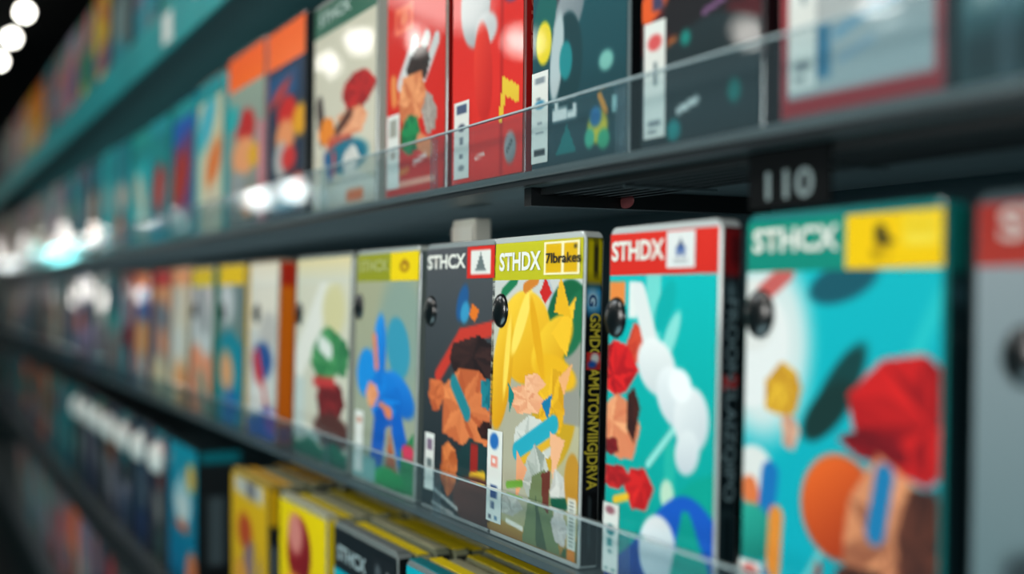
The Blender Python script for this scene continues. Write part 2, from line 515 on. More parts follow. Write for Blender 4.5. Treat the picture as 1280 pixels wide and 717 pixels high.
Y_art = [('s', .25, .62, .5, .3, 0, (176, 172, 150)), ('l', .62, .0, .95, .3, .03, (176, 186, 196)), ('e', .88, .22, .26, .22, 0, (20, 96, 62)), ('e', .74, .48, .32, .16, -70, (200, 160, 40)), ('r', .84, .2, 1, .52, (150, 150, 140)),
         ('e', .92, .16, .2, .08, -50, (32, 108, 72)),
         ('e', .40, .22, .30, .18, 0, ((254, 212, 70), (222, 160, 26))), ('e', .14, .36, .12, .24, 12, ((250, 204, 62), (214, 150, 24))), ('e', .70, .24, .24, .085, -30, ((250, 206, 60), (222, 164, 34))), ('e', .74, .34, .22, .06, 10, (236, 182, 38)), ('e', .36, .16, .05, .15, 30, (255, 224, 104)), ('e', .54, .22, .04, .17, -20, (230, 170, 32)), ('e', .20, .30, .03, .16, 8, (255, 220, 96)), ('p', [(.70, .20), (.94, .06), (.86, .28)], (246, 196, 52)), ('p', [(.72, .12), (.78, -.02), (.9, .14)], (236, 182, 40)), ('x', .72, .46, .16, .13, 7, 54, (244, 192, 48), (212, 154, 30)),
         ('l', .14, .05, .28, .0, .03, (30, 120, 80)), ('p', [(.56, .05), (.62, -.01), (.69, .05), (.62, .09)], (198, 40, 36)), ('l', .40, .03, .52, .0, .03, (210, 130, 50)),
         ('x', .42, .46, .20, .06, 7, 55, (246, 192, 152), (228, 150, 110)), ('x', .52, .39, .14, .045, 5, 61, (250, 200, 160), (236, 170, 130)), ('p', [(.22, .40), (.30, .45), (.24, .52)], (24, 128, 120)), ('p', [(.60, .46), (.72, .42), (.68, .52)], (26, 120, 160)), ('p', [(.78, .36), (.92, .30), (.84, .42)], (240, 176, 120)),
         ('x', .52, .60, .28, .08, 7, 56, (220, 220, 212), (176, 180, 172)), ('l', .34, .66, .74, .53, .05, (44, 164, 184)), ('l', .38, .70, .76, .58, .022, (224, 176, 50)),
         ('x', .56, .74, .16, .13, 7, 57, (210, 212, 204), (146, 154, 144)), ('p', [(.70, .56), (.86, .58), (.74, .74)], (240, 182, 140)), ('p', [(.34, .66), (.46, .72), (.34, .86)], (232, 162, 120)), ('x', .80, .78, .10, .09, 6, 58, (226, 226, 220), (190, 190, 184)), ('l', .74, .82, .92, .80, .03, (18, 84, 62)),
         ('w', .93, .02, 5, 0, ((176, 142, 74), (150, 110, 50))), ('p', [(.42, 1.0), (.52, .74), (.66, .70), (.84, 1.0)], (112, 126, 88)), ('p', [(.58, 1.0), (.56, .80), (.70, 1.0)], (72, 88, 64)), ('p', [(.62, .72), (.72, .70), (.70, .86), (.64, .84)], (104, 52, 42)),
         ('x', .26, .88, .16, .05, 6, 59, (212, 206, 196), (176, 170, 160)), ('l', .24, .94, .42, .95, .013, (240, 232, 220)), ('x', .82, .90, .09, .07, 6, 60, (222, 212, 206), (190, 180, 174)), ('l', .24, .80, .4, .78, .02, (110, 160, 60)), ('p', [(.86, .97), (1, .92), (1, 1), (.84, 1)], (60, 92, 60)),
         ('e', .94, .72, .08, .10, 0, (190, 140, 50)), ('r', .90, .78, .98, .96, (224, 224, 214))] + [('r', .915, .79 + i * .014, .965, .795 + i * .014, (90, 100, 96)) for i in range(12)] + [('r', .9, .96, .98, 1.0, (216, 130, 40))]
Y_spine = [('r', 0, 0, 1, .145, (216, 196, 16)), ('r', .40, .015, .72, .12, (52, 48, 20)), ('r', .1, .12, .9, .135, (150, 130, 10)), ('r', .0, .15, .86, .235, (44, 150, 204)), ('e', .42, .19, .34, .026, 0, (214, 234, 240)), ('r', .12, .76, .14, .99, (70, 82, 84)), ('r', .88, .76, .9, .99, (70, 82, 84)), ('r', .12, .76, .9, .763, (80, 90, 92)), ('r', .45, .79, .55, .95, (56, 66, 68))]
Y = mid(608, 723, 'game case with olive-yellow header, gold faceted artwork and black spine lettered in yellow', case=(196, 202, 198), bg=((206, 208, 204), (168, 158, 106)), art=Y_art, res=(90, 160),
        band=((198, 192, 44), (188, 184, 40)), band_h=.0212, title='STHDX', title_rect=(.10, .26, .57, .76), badge=badge_yellow, spine=(12, 14, 16), spine_art=Y_spine,
        spine_text=('GSMDOGAMUTONVIIIGJDRVA', .235, .755, .12, .86, ink((226, 204, 60))), tagcol=BLACK_TAG, tagpos=(.125, .245), rating=(-.01, .60, .17, .965, RATE))
lettering('spine_logo_letter', 'G', (T * .2, H * .775, T * .62, H * .81), ink((30, 80, 130)), spine_of(Y), frame='side', x=Y.children[0].bound_box[6][0] + 0.0009)
printed('spine_roundel', paint(10, 10, (200, 50, 44), [('e', .6, .35, .3, .3, 0, (236, 236, 230)), ('e', .4, .7, .3, .2, 0, (30, 90, 170))], 1.0), (Y.children[0].bound_box[6][0] + 0.0010, T * .12, H * .64), (0, T * .76, 0), (0, 0, -H * .052), PRINT_FLAT, spine_of(Y))

Dk_art = [('e', .56, .10, .12, .05, -60, (36, 88, 140)), ('e', .60, .14, .07, .04, -50, (60, 150, 190)), ('p', [(.7, .10), (.8, .13), (.74, .18), (.66, .15)], (226, 120, 40)),
          ('l', .22, .42, .55, .24, .045, (196, 60, 48)), ('l', .55, .24, 1.0, .20, .045, (196, 60, 48)), ('x', .74, .34, .40, .11, 8, 61, (62, 40, 38), (34, 24, 26)), ('x', .70, .54, .48, .17, 10, 62, (236, 144, 88), (180, 88, 52)), ('x', .20, .50, .15, .08, 6, 63, (224, 126, 74), (176, 84, 50)),
          ('l', .46, .44, .66, .56, .05, (40, 130, 140)), ('x', .92, .46, .10, .07, 5, 64, (36, 130, 140), (24, 90, 104)), ('x', .92, .61, .12, .045, 6, 65, (64, 36, 32), (36, 22, 22)), ('p', [(.52, .74), (.7, .66), (1.0, .68), (1, .9), (.56, .92)], (28, 56, 58)), ('r', .72, .68, .82, .85, (150, 40, 36)), ('l', .74, .82, .9, .80, .03, (220, 180, 50)),
          ('x', .42, .80, .14, .13, 7, 66, (232, 142, 82), (176, 88, 46)), ('e', .84, .92, .36, .11, 0, ((104, 60, 48), (54, 30, 26))), ('l', .2, .92, .55, .97, .012, (190, 190, 186)), ('l', .18, .98, .5, 1.0, .012, (180, 180, 176))]
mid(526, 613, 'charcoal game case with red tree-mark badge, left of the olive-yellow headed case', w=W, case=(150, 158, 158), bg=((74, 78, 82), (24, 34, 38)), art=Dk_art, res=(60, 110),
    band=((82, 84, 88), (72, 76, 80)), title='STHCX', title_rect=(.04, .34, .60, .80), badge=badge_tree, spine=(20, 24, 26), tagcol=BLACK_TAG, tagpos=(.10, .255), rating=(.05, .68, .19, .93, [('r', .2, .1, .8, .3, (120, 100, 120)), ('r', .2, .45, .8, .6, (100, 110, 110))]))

S_art = [('s', .75, .25, .35, .3, 0, (140, 160, 148)), ('e', .42, .36, .11, .20, 4, ((40, 150, 226), (18, 104, 194))), ('e', .20, .46, .16, .12, -24, (30, 140, 214)), ('e', .72, .32, .20, .13, 40, (60, 150, 176)), ('e', .74, .54, .26, .09, 18, ((36, 136, 220), (20, 96, 180))),
         ('x', .52, .58, .30, .14, 8, 71, (28, 136, 220), (14, 84, 170)), ('l', .34, .28, .38, .42, .03, (232, 130, 80)), ('x', .32, .57, .11, .07, 6, 72, (240, 170, 120), (220, 140, 96)), ('l', .46, .62, .62, .64, .035, (220, 130, 90)),
         ('l', .46, .70, .38, 1.0, .10, (16, 88, 176)), ('l', .74, .70, .86, .86, .09, (20, 96, 186)), ('p', [(.62, .72), (.80, .98), (.82, 1.0), (.54, 1.0)], (176, 96, 62)), ('p', [(.8, .8), (1, .7), (1, 1), (.8, 1)], (40, 128, 80)), ('e', .60, .98, .28, .08, 0, ((36, 168, 88), (16, 110, 66))), ('l', .86, .80, .95, .80, .04, (206, 60, 90)), ('r', 0, .88, .4, 1, (130, 180, 176))]
mid(440, 518, 'pale case with olive header, yellow badge and blue leaf artwork, middle shelf', case=(176, 184, 178), bg=((168, 168, 140), (150, 160, 144)), art=S_art, res=(50, 90),
    band=((150, 152, 40), (142, 146, 36)), title='STHCX', title_rect=(.06, .36, .54, .78), title_col=ink((178, 182, 110)), badge=badge_olive, spine=(96, 106, 104), spine_art=[('r', 0, .13, 1, 1, (104, 112, 108))], tagcol=BLACK_TAG, tagpos=(.07, .245), rating=(.04, .66, .18, .97, [('r', .2, .1, .8, .2, (190, 140, 120))]))

W_art = [('l', .1, .45, .62, .02, .11, (232, 230, 220)), ('s', .72, .15, .2, .15, 0, (214, 206, 160)), ('x', .62, .40, .30, .17, 9, 81, (100, 172, 112), (46, 116, 70)), ('l', .50, .34, .66, .38, .05, (226, 230, 222)), ('x', .88, .40, .14, .12, 6, 82, (70, 140, 90), (40, 104, 66)),
         ('x', .66, .66, .28, .14, 8, 83, (140, 44, 46), (84, 28, 32)), ('e', .72, .82, .32, .10, 0, (84, 50, 46)), ('l', .4, .56, .74, .55, .03, (190, 60, 60)), ('r', .0, .55, .22, .9, (196, 206, 200)), ('w', .90, .025, 14, 0, ((20, 110, 84), (10, 84, 66))), ('l', .28, .86, .5, .88, .02, (206, 222, 214))]
mid(366, 434, 'cream-white game case with green and maroon facets and grassy bottom edge, middle shelf', case=(140, 146, 140), bg=((216, 212, 192), (200, 200, 184)), art=W_art, res=(40, 70),
    band=((224, 208, 160), (206, 206, 192)), spine=(170, 172, 160), tagcol=BLACK_TAG, tagpos=(.08, .29))

O_art = [('r', 0, 0, 1, .3, (230, 222, 206)), ('e', .7, .3, .3, .12, 0, (190, 186, 180)), ('e', .5, .5, .36, .12, 0, (36, 80, 140)), ('l', .3, .5, .7, .9, .12, (196, 50, 56)), ('e', .4, .75, .22, .1, 20, (220, 218, 212)), ('w', .84, .05, 5, 1, (30, 84, 160)), ('e', .85, .88, .2, .08, 0, (120, 70, 150))]
mid(308, 347, 'cream and blue game case with a bright orange spine, middle shelf', w=.102, case=(150, 130, 110), bg=(206, 206, 200), art=O_art, res=(24, 48), band=((228, 214, 190), (226, 220, 206)),
    spine=((232, 120, 20), (222, 112, 30)), spine_art=[('r', 0, 0, 1, .13, (190, 44, 26)), ('r', 0, .90, 1, 1, (120, 80, 120))], tagcol=BLACK_TAG, tagpos=(.3, .30), t=.016)

ORD = ['first', 'second', 'third', 'fourth', 'fifth', 'sixth', 'seventh', 'eighth', 'ninth', 'tenth', 'eleventh', 'twelfth', 'thirteenth', 'fourteenth', 'fifteenth', 'sixteenth', 'seventeenth', 'eighteenth', 'nineteenth', 'twentieth',
       'twenty-first', 'twenty-second', 'twenty-third', 'twenty-fourth', 'twenty-fifth', 'twenty-sixth', 'twenty-seventh', 'twenty-eighth', 'twenty-ninth', 'thirtieth']
NAMED = {'red': (176, 44, 38), 'teal': (0, 140, 142), 'white': (214, 214, 206), 'cream': (222, 206, 172), 'grey': (122, 128, 132), 'peach': (230, 160, 110), 'yellow': (226, 186, 30), 'green': (20, 122, 88), 'blue': (20, 100, 170), 'navy': (26, 48, 76),
         'brown': (110, 62, 44), 'charcoal': (52, 58, 64), 'purple': (104, 66, 120), 'orange': (230, 110, 30), 'pink': (200, 110, 120), 'dark red': (104, 30, 34), 'cyan': (20, 180, 196), 'lilac': (150, 140, 168)}


def nc(c, j=10):
    return tuple(max(0, min(255, v + random.uniform(-j, j))) for v in NAMED[c])


def soft_art(cols):
    """loose overlapping discs, bars and hills in the named colours"""
    a = []
    n = len(cols)
    for i, c in enumerate(cols):
        v = (i + .5) / n
        r = random.random()
        if r < .5:
            a.append(('e', random.uniform(.3, .7), v, random.uniform(.25, .45), random.uniform(.12, .22), random.uniform(-30, 30), nc(c)))
        elif r < .75:
            a.append(('l', random.uniform(.1, .5), v - .12, random.uniform(.5, .9), v + .12, random.uniform(.08, .16), nc(c)))
        else:
            a.append(('w', v, .05, random.uniform(3, 7), random.uniform(0, 6), nc(c)))
    return a


def row(spec, x_right, z, pitch, where, w=.108, h=H, y=0.0, lean=1.5, tags=0, group=None, jitter=.003):
    x = x_right
    for i, (bgc, cols, bandc, spc) in enumerate(spec):
        ww = w + random.uniform(-.006, .004)
        what = ' and '.join([bgc] + ([cols[0]] if cols and cols[0] != bgc else []))
        extra = (' with %s header' % bandc) if bandc else ''
        lab = '%s game case%s, %s %s' % (what, extra, ORD[i], where)
        game_case(lab, (x - ww, y, ZC + z), lean=lean + random.uniform(-.6, .6), w=ww, h=h + random.uniform(-.003, .002), case=tuple(int(v * .45 + 50) for v in NAMED[bgc]), bg=(nc(bgc), nc(bgc, 25)), art=soft_art(cols), res=(12, 22),
                  band=(nc(bandc), nc(bandc)) if bandc else None, spine=nc(spc), sres=(2, 8), tagcol=BLACK_TAG if i < tags else None, tagpos=(.2, .3), group=group, yaw=random.uniform(-1, 1))
        if x < XL + .2:
            break
        x -= pitch + random.uniform(-jitter, jitter)


MIDFAR = [('grey', ['white', 'teal', 'peach', 'blue'], 'yellow', 'yellow'), ('white', ['grey', 'peach', 'teal'], 'yellow', 'green'), ('cream', ['white', 'white', 'peach'], 'peach', 'charcoal'), ('peach', ['grey', 'peach', 'cream'], 'red', 'dark red'),
          ('grey', ['blue', 'peach', 'cream'], 'orange', 'dark red'), ('dark red', ['grey', 'dark red', 'teal'], None, 'red'), ('teal', ['navy', 'grey', 'dark red'], None, 'navy'), ('white', ['white', 'grey', 'charcoal'], None, 'charcoal'),
          ('charcoal', ['grey', 'lilac', 'charcoal'], None, 'charcoal'), ('lilac', ['white', 'orange', 'brown'], None, 'charcoal'), ('grey', ['white', 'lilac', 'teal'], None, 'navy'), ('grey', ['white', 'brown', 'charcoal'], None, 'charcoal'),
          ('teal', ['white', 'peach', 'grey'], None, 'navy'), ('brown', ['white', 'grey', 'brown'], None, 'charcoal'), ('grey', ['cream', 'orange', 'charcoal'], None, 'navy'), ('charcoal', ['white', 'teal', 'brown'], None, 'charcoal'),
          ('grey', ['white', 'brown', 'navy'], None, 'charcoal'), ('navy', ['cream', 'grey', 'teal'], None, 'navy'), ('lilac', ['white', 'grey', 'brown'], None, 'charcoal'), ('grey', ['white', 'teal', 'navy'], None, 'charcoal'),
          ('brown', ['cream', 'orange', 'navy'], None, 'charcoal'), ('grey', ['white', 'grey', 'teal'], None, 'navy'), ('navy', ['grey', 'white', 'brown'], None, 'charcoal'), ('grey', ['cream', 'lilac', 'navy'], None, 'charcoal')]
row(MIDFAR, -1.190, MID_Z, .128, 'left of the orange-spined case, middle shelf', tags=2, group='game cases on the middle shelf')


# -------- upper shelf
def up(px0, px1, label, **k):
    x0, x1 = XP(px0), XP(px1)
    k.setdefault('w', x1 - x0)
    k.setdefault('lean', .6)
    return game_case(label, (x0, 0.0, ZC + UP_Z), group='game cases on the upper shelf', **k)


up(1197, 1300, 'grey and teal game case at the right frame edge of the upper shelf', w=.085, case=(30, 70, 76), bg=((110, 140, 144), (60, 96, 100)), res=(24, 40), art=[('r', .05, .35, .6, .85, (150, 166, 166)), ('e', .9, .7, .2, .2, 0, (20, 110, 130)), ('e', .3, .5, .12, .06, 0, (190, 200, 200)), ('e', .3, .35, .2, .06, 0, (130, 50, 60)), ('r', 0, .9, 1, 1, (16, 44, 48))])
RATE_U = [('e', .5, .18, .34, .07, 0, (206, 84, 84)), ('r', .42, .35, .6, .55, (90, 110, 116)), ('r', .2, .85, .8, .9, (120, 130, 134)), ('r', .2, .93, .6, .96, (120, 130, 134))]
U6_art = [('r', 0, 0, .05, 1, (150, 36, 44)), ('r', .95, 0, 1, 1, (150, 36, 44)), ('r', 0, .955, 1, 1, (150, 36, 44)), ('r', .05, .80, .95, .955, (164, 176, 178)), ('e', .36, .62, .16, .07, -20, (24, 124, 82)), ('e', .37, .60, .06, .025, -20, (206, 130, 50)), ('e', .74, .52, .17, .10, -55, (20, 120, 84)), ('e', .75, .50, .07, .04, -50, (196, 90, 50)),
          ('l', .35, .70, .55, .66, .035, (206, 140, 50)), ('l', .55, .66, .72, .62, .04, (206, 140, 50)), ('l', .45, .42, .6, .60, .07, (200, 120, 40)), ('l', .3, .45, .45, .35, .06, (190, 90, 40)), ('l', .62, .30, .55, .5, .05, (44, 50, 66)), ('e', .45, .5, .06, .05, 0, (36, 40, 50)), ('l', .5, .35, .8, .40, .04, (150, 46, 50)),
          ('l', .38, .83, .62, .79, .022, (110, 160, 186)), ('l', .66, .80, .86, .76, .022, (110, 160, 186)), ('l', .40, .89, .6, .86, .014, (140, 170, 190)), ('r', .22, .80, .34, .92, (60, 120, 150))]
up(974, 1186, 'white game case with a dark red border and two green discs, upper shelf', case=(60, 70, 74), bg=((180, 184, 180), (172, 178, 178)), art=U6_art, res=(70, 110), spine=(14, 20, 22), rating=(.06, .50, .24, .94, RATE_U))
U5_art = [('s', .6, .5, .5, .3, 0, (70, 22, 28)), ('l', .14, .55, .4, .30, .07, (226, 150, 40)), ('l', .06, .62, .2, .58, .08, (220, 90, 36)), ('r', .10, .56, .2, .63, (60, 60, 90)), ('l', .30, .42, .22, .5, .03, (240, 220, 80)), ('e', .60, .50, .24, .13, -20, (16, 16, 18)), ('e', .85, .58, .16, .1, 0, (22, 16, 20)), ('l', .38, .62, .44, .52, .03, (206, 200, 196)), ('e', .50, .64, .30, .10, -10, (20, 20, 24)), ('e', .80, .40, .12, .09, 0, (140, 30, 36)), ('l', .72, .46, .74, .56, .02, (200, 180, 170)),
          ('e', .30, .76, .08, .04, 60, (190, 110, 50)), ('l', .55, .68, .72, .66, .012, (130, 90, 130)), ('w', .72, .03, 6, 1, (26, 42, 46)), ('l', .34, .92, .50, .90, .018, (206, 214, 212)), ('e', .30, .97, .06, .03, 0, (20, 130, 130)), ('e', .8, .90, .05, .03, 0, (10, 110, 104)), ('e', .4, .73, .04, .02, 0, (20, 130, 120))]
up(800, 955, 'dark red game case with black discs and orange stripes, upper shelf', case=(60, 50, 54), bg=((112, 28, 32), (60, 26, 32)), art=U5_art, res=(60, 110), spine=(40, 16, 20), spine_text=('XNIAOJIOMVINDYAS', .45, .98, .25, .75, ink((180, 120, 110))), rating=(.03, .66, .22, .98, RATE_U))
U4_art = [('p', [(.55, .42), (1.0, .28), (1.0, .38), (.66, .45)], (110, 150, 152)), ('e', .38, .42, .22, .20, 0, ((176, 184, 186), (110, 122, 128))), ('e', .26, .36, .12, .16, 10, (70, 78, 84)), ('l', .24, .34, .27, .46, .03, (120, 44, 56)), ('e', .14, .52, .12, .12, 20, (16, 92, 88)), ('e', .40, .68, .16, .15, 0, (18, 58, 64)), ('e', .28, .66, .07, .14, 8, (176, 190, 192)), ('e', .38, .68, .07, .06, 0, (30, 130, 134)),
          ('e', .13, .60, .09, .07, 0, (226, 204, 50)), ('r', .24, .825, .40, .865, (216, 222, 220)), ('r', .26, .805, .30, .83, (216, 222, 220)), ('r', .40, .84, .50, .865, (216, 222, 220)), ('r', .46, .82, .50, .85, (216, 222, 220)), ('p', [(.28, .97), (.4, .88), (.5, .97)], (20, 110, 110)), ('e', .72, .91, .10, .05, 0, (206, 190, 60)), ('e', .70, .88, .06, .03, 0, (40, 110, 160)), ('e', .78, .95, .06, .03, 0, (60, 160, 120)), ('e', .64, .94, .05, .03, 0, (70, 170, 140)), ('l', .74, .82, .80, .87, .02, (200, 140, 60)), ('e', .80, .72, .07, .03, 0, (120, 180, 170)), ('r', .86, .83, .91, .88, (150, 190, 190))]
up(664, 786, 'dark teal game case with a pale grey oval artwork, upper shelf', case=(110, 124, 126), bg=((10, 92, 100), (26, 58, 66)), art=U4_art, res=(70, 120), spine=(10, 14, 16), rating=(.0, .69, .185, .985, [('r', .2, .06, .8, .13, (130, 140, 146)), ('e', .5, .36, .3, .05, 0, (60, 130, 160)), ('r', .3, .28, .55, .31, (110, 120, 126)), ('r', .35, .55, .65, .58, (150, 156, 160)), ('r', .25, .66, .75, .68, (150, 156, 160)), ('r', .15, .85, .85, .92, (50, 56, 60))]))
U3_art = [('e', .34, .36, .22, .16, 0, ((206, 208, 206), (160, 164, 166))), ('e', .50, .47, .16, .06, 0, (196, 198, 198)), ('e', .46, .62, .13, .18, -6, ((226, 64, 48), (180, 30, 28))), ('r', .70, .0, .74, 1, (176, 26, 24)), ('e', .85, .36, .14, .05, 10, (24, 90, 150)), ('p', [(.74, .66), (.96, .71), (.96, .77), (.78, .73), (.72, .82), (.68, .82)], (226, 190, 60)), ('e', .84, .91, .08, .055, 0, ((176, 180, 180), (110, 118, 120))), ('l', .80, .92, .86, .89, .012, (80, 90, 92)), ('l', .36, .92, .48, .91, .012, (240, 200, 190))]
up(564, 655, 'red game case with a grey ball and yellow chevron, upper shelf', case=(140, 70, 64), bg=((206, 34, 30), (214, 48, 38)), art=U3_art, res=(50, 90), spine=(170, 24, 22), spine_text=('NINOSIAVOICD', .4, .98, .3, .7, ink((220, 110, 90))), rating=(.04, .70, .26, .985, [('r', .15, .04, .85, .16, (70, 84, 110)), ('e', .5, .34, .22, .05, 0, (50, 60, 80)), ('r', .4, .46, .6, .56, (90, 96, 110)), ('r', .35, .68, .6, .74, (110, 116, 124)), ('e', .5, .86, .2, .04, 0, (130, 136, 140))]))
U2_art = [('r', .16, .22, .46, .25, (236, 120, 90)), ('r', .16, .31, .46, .33, (236, 120, 90)), ('r', .14, .22, .18, .33, (236, 120, 90)), ('r', .42, .22, .46, .33, (236, 120, 90)), ('e', .31, .275, .08, .03, 0, (240, 140, 110)), ('l', .26, .54, .50, .40, .06, (210, 212, 210)), ('l', .46, .54, .70, .40, .06, (206, 208, 206)), ('l', .66, .54, .86, .42, .05, (200, 202, 200)),
          ('x', .56, .50, .24, .08, 8, 91, (60, 46, 42), (36, 32, 32)), ('x', .46, .62, .26, .11, 8, 92, (238, 164, 114), (190, 102, 64)), ('l', .12, .52, .14, .60, .05, (226, 140, 80)), ('x', .42, .76, .22, .10, 7, 93, (36, 140, 84), (20, 104, 64)), ('x', .76, .70, .15, .09, 6, 94, (180, 170, 160), (140, 130, 122)), ('l', .60, .80, .76, .84, .06, (216, 140, 100)), ('l', .5, .88, .7, .86, .015, (240, 220, 214)), ('r', .15, .945, .85, .97, (236, 170, 150)), ('l', .1, .92, .4, .9, .02, (206, 120, 60))]
up(482, 557, 'red game case with pale arch and green facets, left of the chevron case, upper shelf', case=(170, 150, 140), bg=((204, 40, 30), (196, 34, 28)), art=U2_art, res=(44, 80), spine=(150, 22, 20), rating=(.02, .66, .24, .97, [('r', .2, .06, .8, .3, (150, 150, 140)), ('r', .3, .5, .7, .6, (170, 160, 150))]))
U1_art = [('l', .10, .40, .16, .58, .06, (60, 50, 50)), ('x', .22, .56, .17, .10, 7, 95, (240, 150, 60), (220, 120, 40)), ('x', .72, .40, .28, .12, 8, 96, (200, 46, 44), (144, 28, 32)), ('x', .62, .55, .26, .09, 7, 97, (242, 180, 140), (214, 134, 96)), ('l', .40, .58, .62, .50, .03, (70, 40, 36)), ('l', .3, .66, .6, .67, .06, (190, 84, 66)), ('e', .55, .73, .34, .09, 0, (20, 110, 134)), ('x', .62, .76, .16, .08, 6, 98, (226, 226, 220), (200, 200, 194)), ('w', .86, .04, 7, 0, ((216, 214, 204), (196, 196, 184))), ('l', .6, .95, .8, .95, .03, (220, 110, 60)), ('l', .22, .70, .30, .82, .03, (40, 80, 140)), ('l', .36, .7, .36, .8, .02, (200, 50, 50))]
up(391, 470, 'cream game case with dark green header band, upper shelf', case=(160, 164, 156), bg=((206, 200, 180), (212, 206, 188)), art=U1_art, res=(40, 70), band=((20, 82, 62), (24, 90, 70)), band_h=.024, title='STHCX', title_rect=(.1, .4, .62, .8), title_col=ink((170, 190, 180)), spine=(206, 204, 192))
U0b = [('r', 0, .05, .8, .22, (30, 80, 120)), ('e', .35, .18, .3, .04, -16, (200, 60, 50)), ('e', .55, .34, .26, .13, 0, (200, 40, 38)), ('e', .5, .48, .26, .12, 0, (232, 150, 100)), ('e', .9, .40, .2, .1, 0, (226, 160, 40)), ('e', .4, .62, .2, .12, 0, (180, 180, 176)), ('e', .6, .62, .2, .08, 0, (200, 50, 48)), ('e', .85, .80, .2, .07, 0, (220, 70, 44)), ('e', .5, .9, .4, .06, 0, (20, 130, 150))]
up(333, 380, 'navy game case with orange header band and black spine, upper shelf', case=(60, 60, 60), bg=((40, 60, 84), (30, 44, 58)), art=U0b, res=(24, 48), band=((236, 96, 26), (240, 106, 34)), band_h=.034, spine=(20, 26, 30), h=.178, t=.014)
U0a = [('e', .5, .3, .26, .13, 0, (190, 40, 40)), ('e', .45, .50, .32, .14, 0, (236, 160, 110)), ('e', .75, .52, .16, .08, 0, (226, 170, 40)), ('r', .84, .3, 1, 1, (206, 130, 140)), ('e', .3, .72, .2, .12, 0, (150, 156, 156)), ('e', .6, .85, .2, .1, 0, (232, 150, 100)), ('e', .15, .2, .2, .1, 0, (50, 170, 170))]
up(284, 330, 'grey-green game case with orange header band and pink edge, upper shelf', case=(120, 120, 110), bg=((150, 166, 150), (130, 130, 126)), art=U0a, res=(24, 48), band=((240, 92, 20), (244, 106, 30)), band_h=.034, spine=(206, 130, 140), h=.18)
UPFAR = [('cream', ['cyan', 'orange', 'cream'], 'teal', 'cyan'), ('blue', ['purple', 'red', 'teal'], 'teal', 'cyan'), ('teal', ['teal', 'red', 'cyan'], 'teal', 'teal'), ('teal', ['cyan', 'cream', 'white'], 'teal', 'teal'), ('teal', ['teal', 'cream', 'orange'], None, 'teal'),
         ('cyan', ['teal', 'white', 'teal'], None, 'teal'), ('charcoal', ['teal', 'cream', 'orange'], None, 'teal'), ('grey', ['teal', 'white', 'brown'], None, 'charcoal'), ('teal', ['cyan', 'grey', 'teal'], None, 'navy'), ('grey', ['purple', 'white', 'brown'], None, 'charcoal'),
         ('white', ['grey', 'pink', 'cream'], None, 'grey'), ('lilac', ['teal', 'white', 'orange'], None, 'navy'), ('grey', ['white', 'cream', 'peach'], None, 'charcoal'), ('cream', ['pink', 'white', 'cream'], None, 'grey'), ('grey', ['teal', 'cream', 'white'], None, 'navy'),
         ('white', ['pink', 'cream', 'white'], None, 'grey'), ('brown', ['grey', 'cream', 'cream'], None, 'charcoal'), ('cream', ['grey', 'white', 'peach'], None, 'grey'), ('grey', ['teal', 'white', 'cream'], None, 'charcoal'), ('white', ['cream', 'white', 'cream'], None, 'grey'),
         ('cream', ['orange', 'white', 'cream'], None, 'grey'), ('grey', ['white', 'cream', 'white'], None, 'charcoal'), ('white', ['pink', 'cream', 'white'], None, 'grey')]
row(UPFAR, XP(284) - .016, UP_Z, .146, 'left of the orange-banded cases, upper shelf', lean=.8, w=.126, group='game cases on the upper shelf')

# -------- top shelf (only the far part is in view)
TOPFAR = [('grey', ['teal', 'red', 'grey'], None, 'green'), ('teal', ['red', 'grey', 'teal'], None, 'teal'), ('grey', ['pink', 'teal', 'grey'], None, 'charcoal'), ('charcoal', ['grey', 'teal'], None, 'charcoal'), ('yellow', ['red', 'purple', 'yellow'], None, 'charcoal'), ('green', ['pink', 'green', 'yellow'], None, 'teal'),
          ('lilac', ['pink', 'purple', 'purple'], None, 'grey'), ('grey', ['pink', 'lilac', 'purple'], None, 'teal'), ('teal', ['navy', 'grey', 'teal'], None, 'charcoal'), ('orange', ['orange', 'yellow', 'cream'], None, 'charcoal'), ('yellow', ['orange', 'cream', 'green'], None, 'orange'), ('cream', ['orange', 'cream', 'green'], None, 'yellow'),
          ('pink', ['red', 'pink', 'white'], None, 'grey'), ('white', ['pink', 'grey', 'brown'], None, 'grey'), ('grey', ['white', 'teal', 'brown'], None, 'charcoal'), ('charcoal', ['grey', 'teal'], None, 'charcoal'), ('grey', ['white', 'brown', 'teal'], None, 'charcoal'), ('brown', ['grey', 'teal'], None, 'charcoal')]
row(TOPFAR, XP(285), TOP_Z, .20, 'from the right of the top shelf', h=.21, w=.165, group='game cases on the top shelf')

# -------- lower shelf: cases filed one behind another, their top edges in view
LY = -0.016
DL = D + LY


def column(px0, label_front, front_kw, top_col, n, what, w=None, top_alt=(186, 184, 150)):
    x0 = XP(px0, DL)
    w = w or .118
    game_case(label_front, (x0, LY, ZC + LOW_Z), lean=0, w=w, h=H, group='filed game cases on the lower shelf', **front_kw)
    for i in range(n):
        c = top_col if i % 3 != 1 else top_alt
        nm = 'yellow-topped' if c is top_col and top_col[0] > 150 else 'pale-topped'
        game_case('%s case filed %s behind %s' % (nm, ORD[i], what), (x0 + random.uniform(-.002, .002), LY + .0135 * (i + 1), ZC + LOW_Z), lean=0, w=w, h=H - random.uniform(0, .004), case=(110, 116, 96) if i % 2 else (140, 142, 112), top=c, back=True, group='filed game cases on the lower shelf', spine=(30, 34, 34), sres=(2, 8))


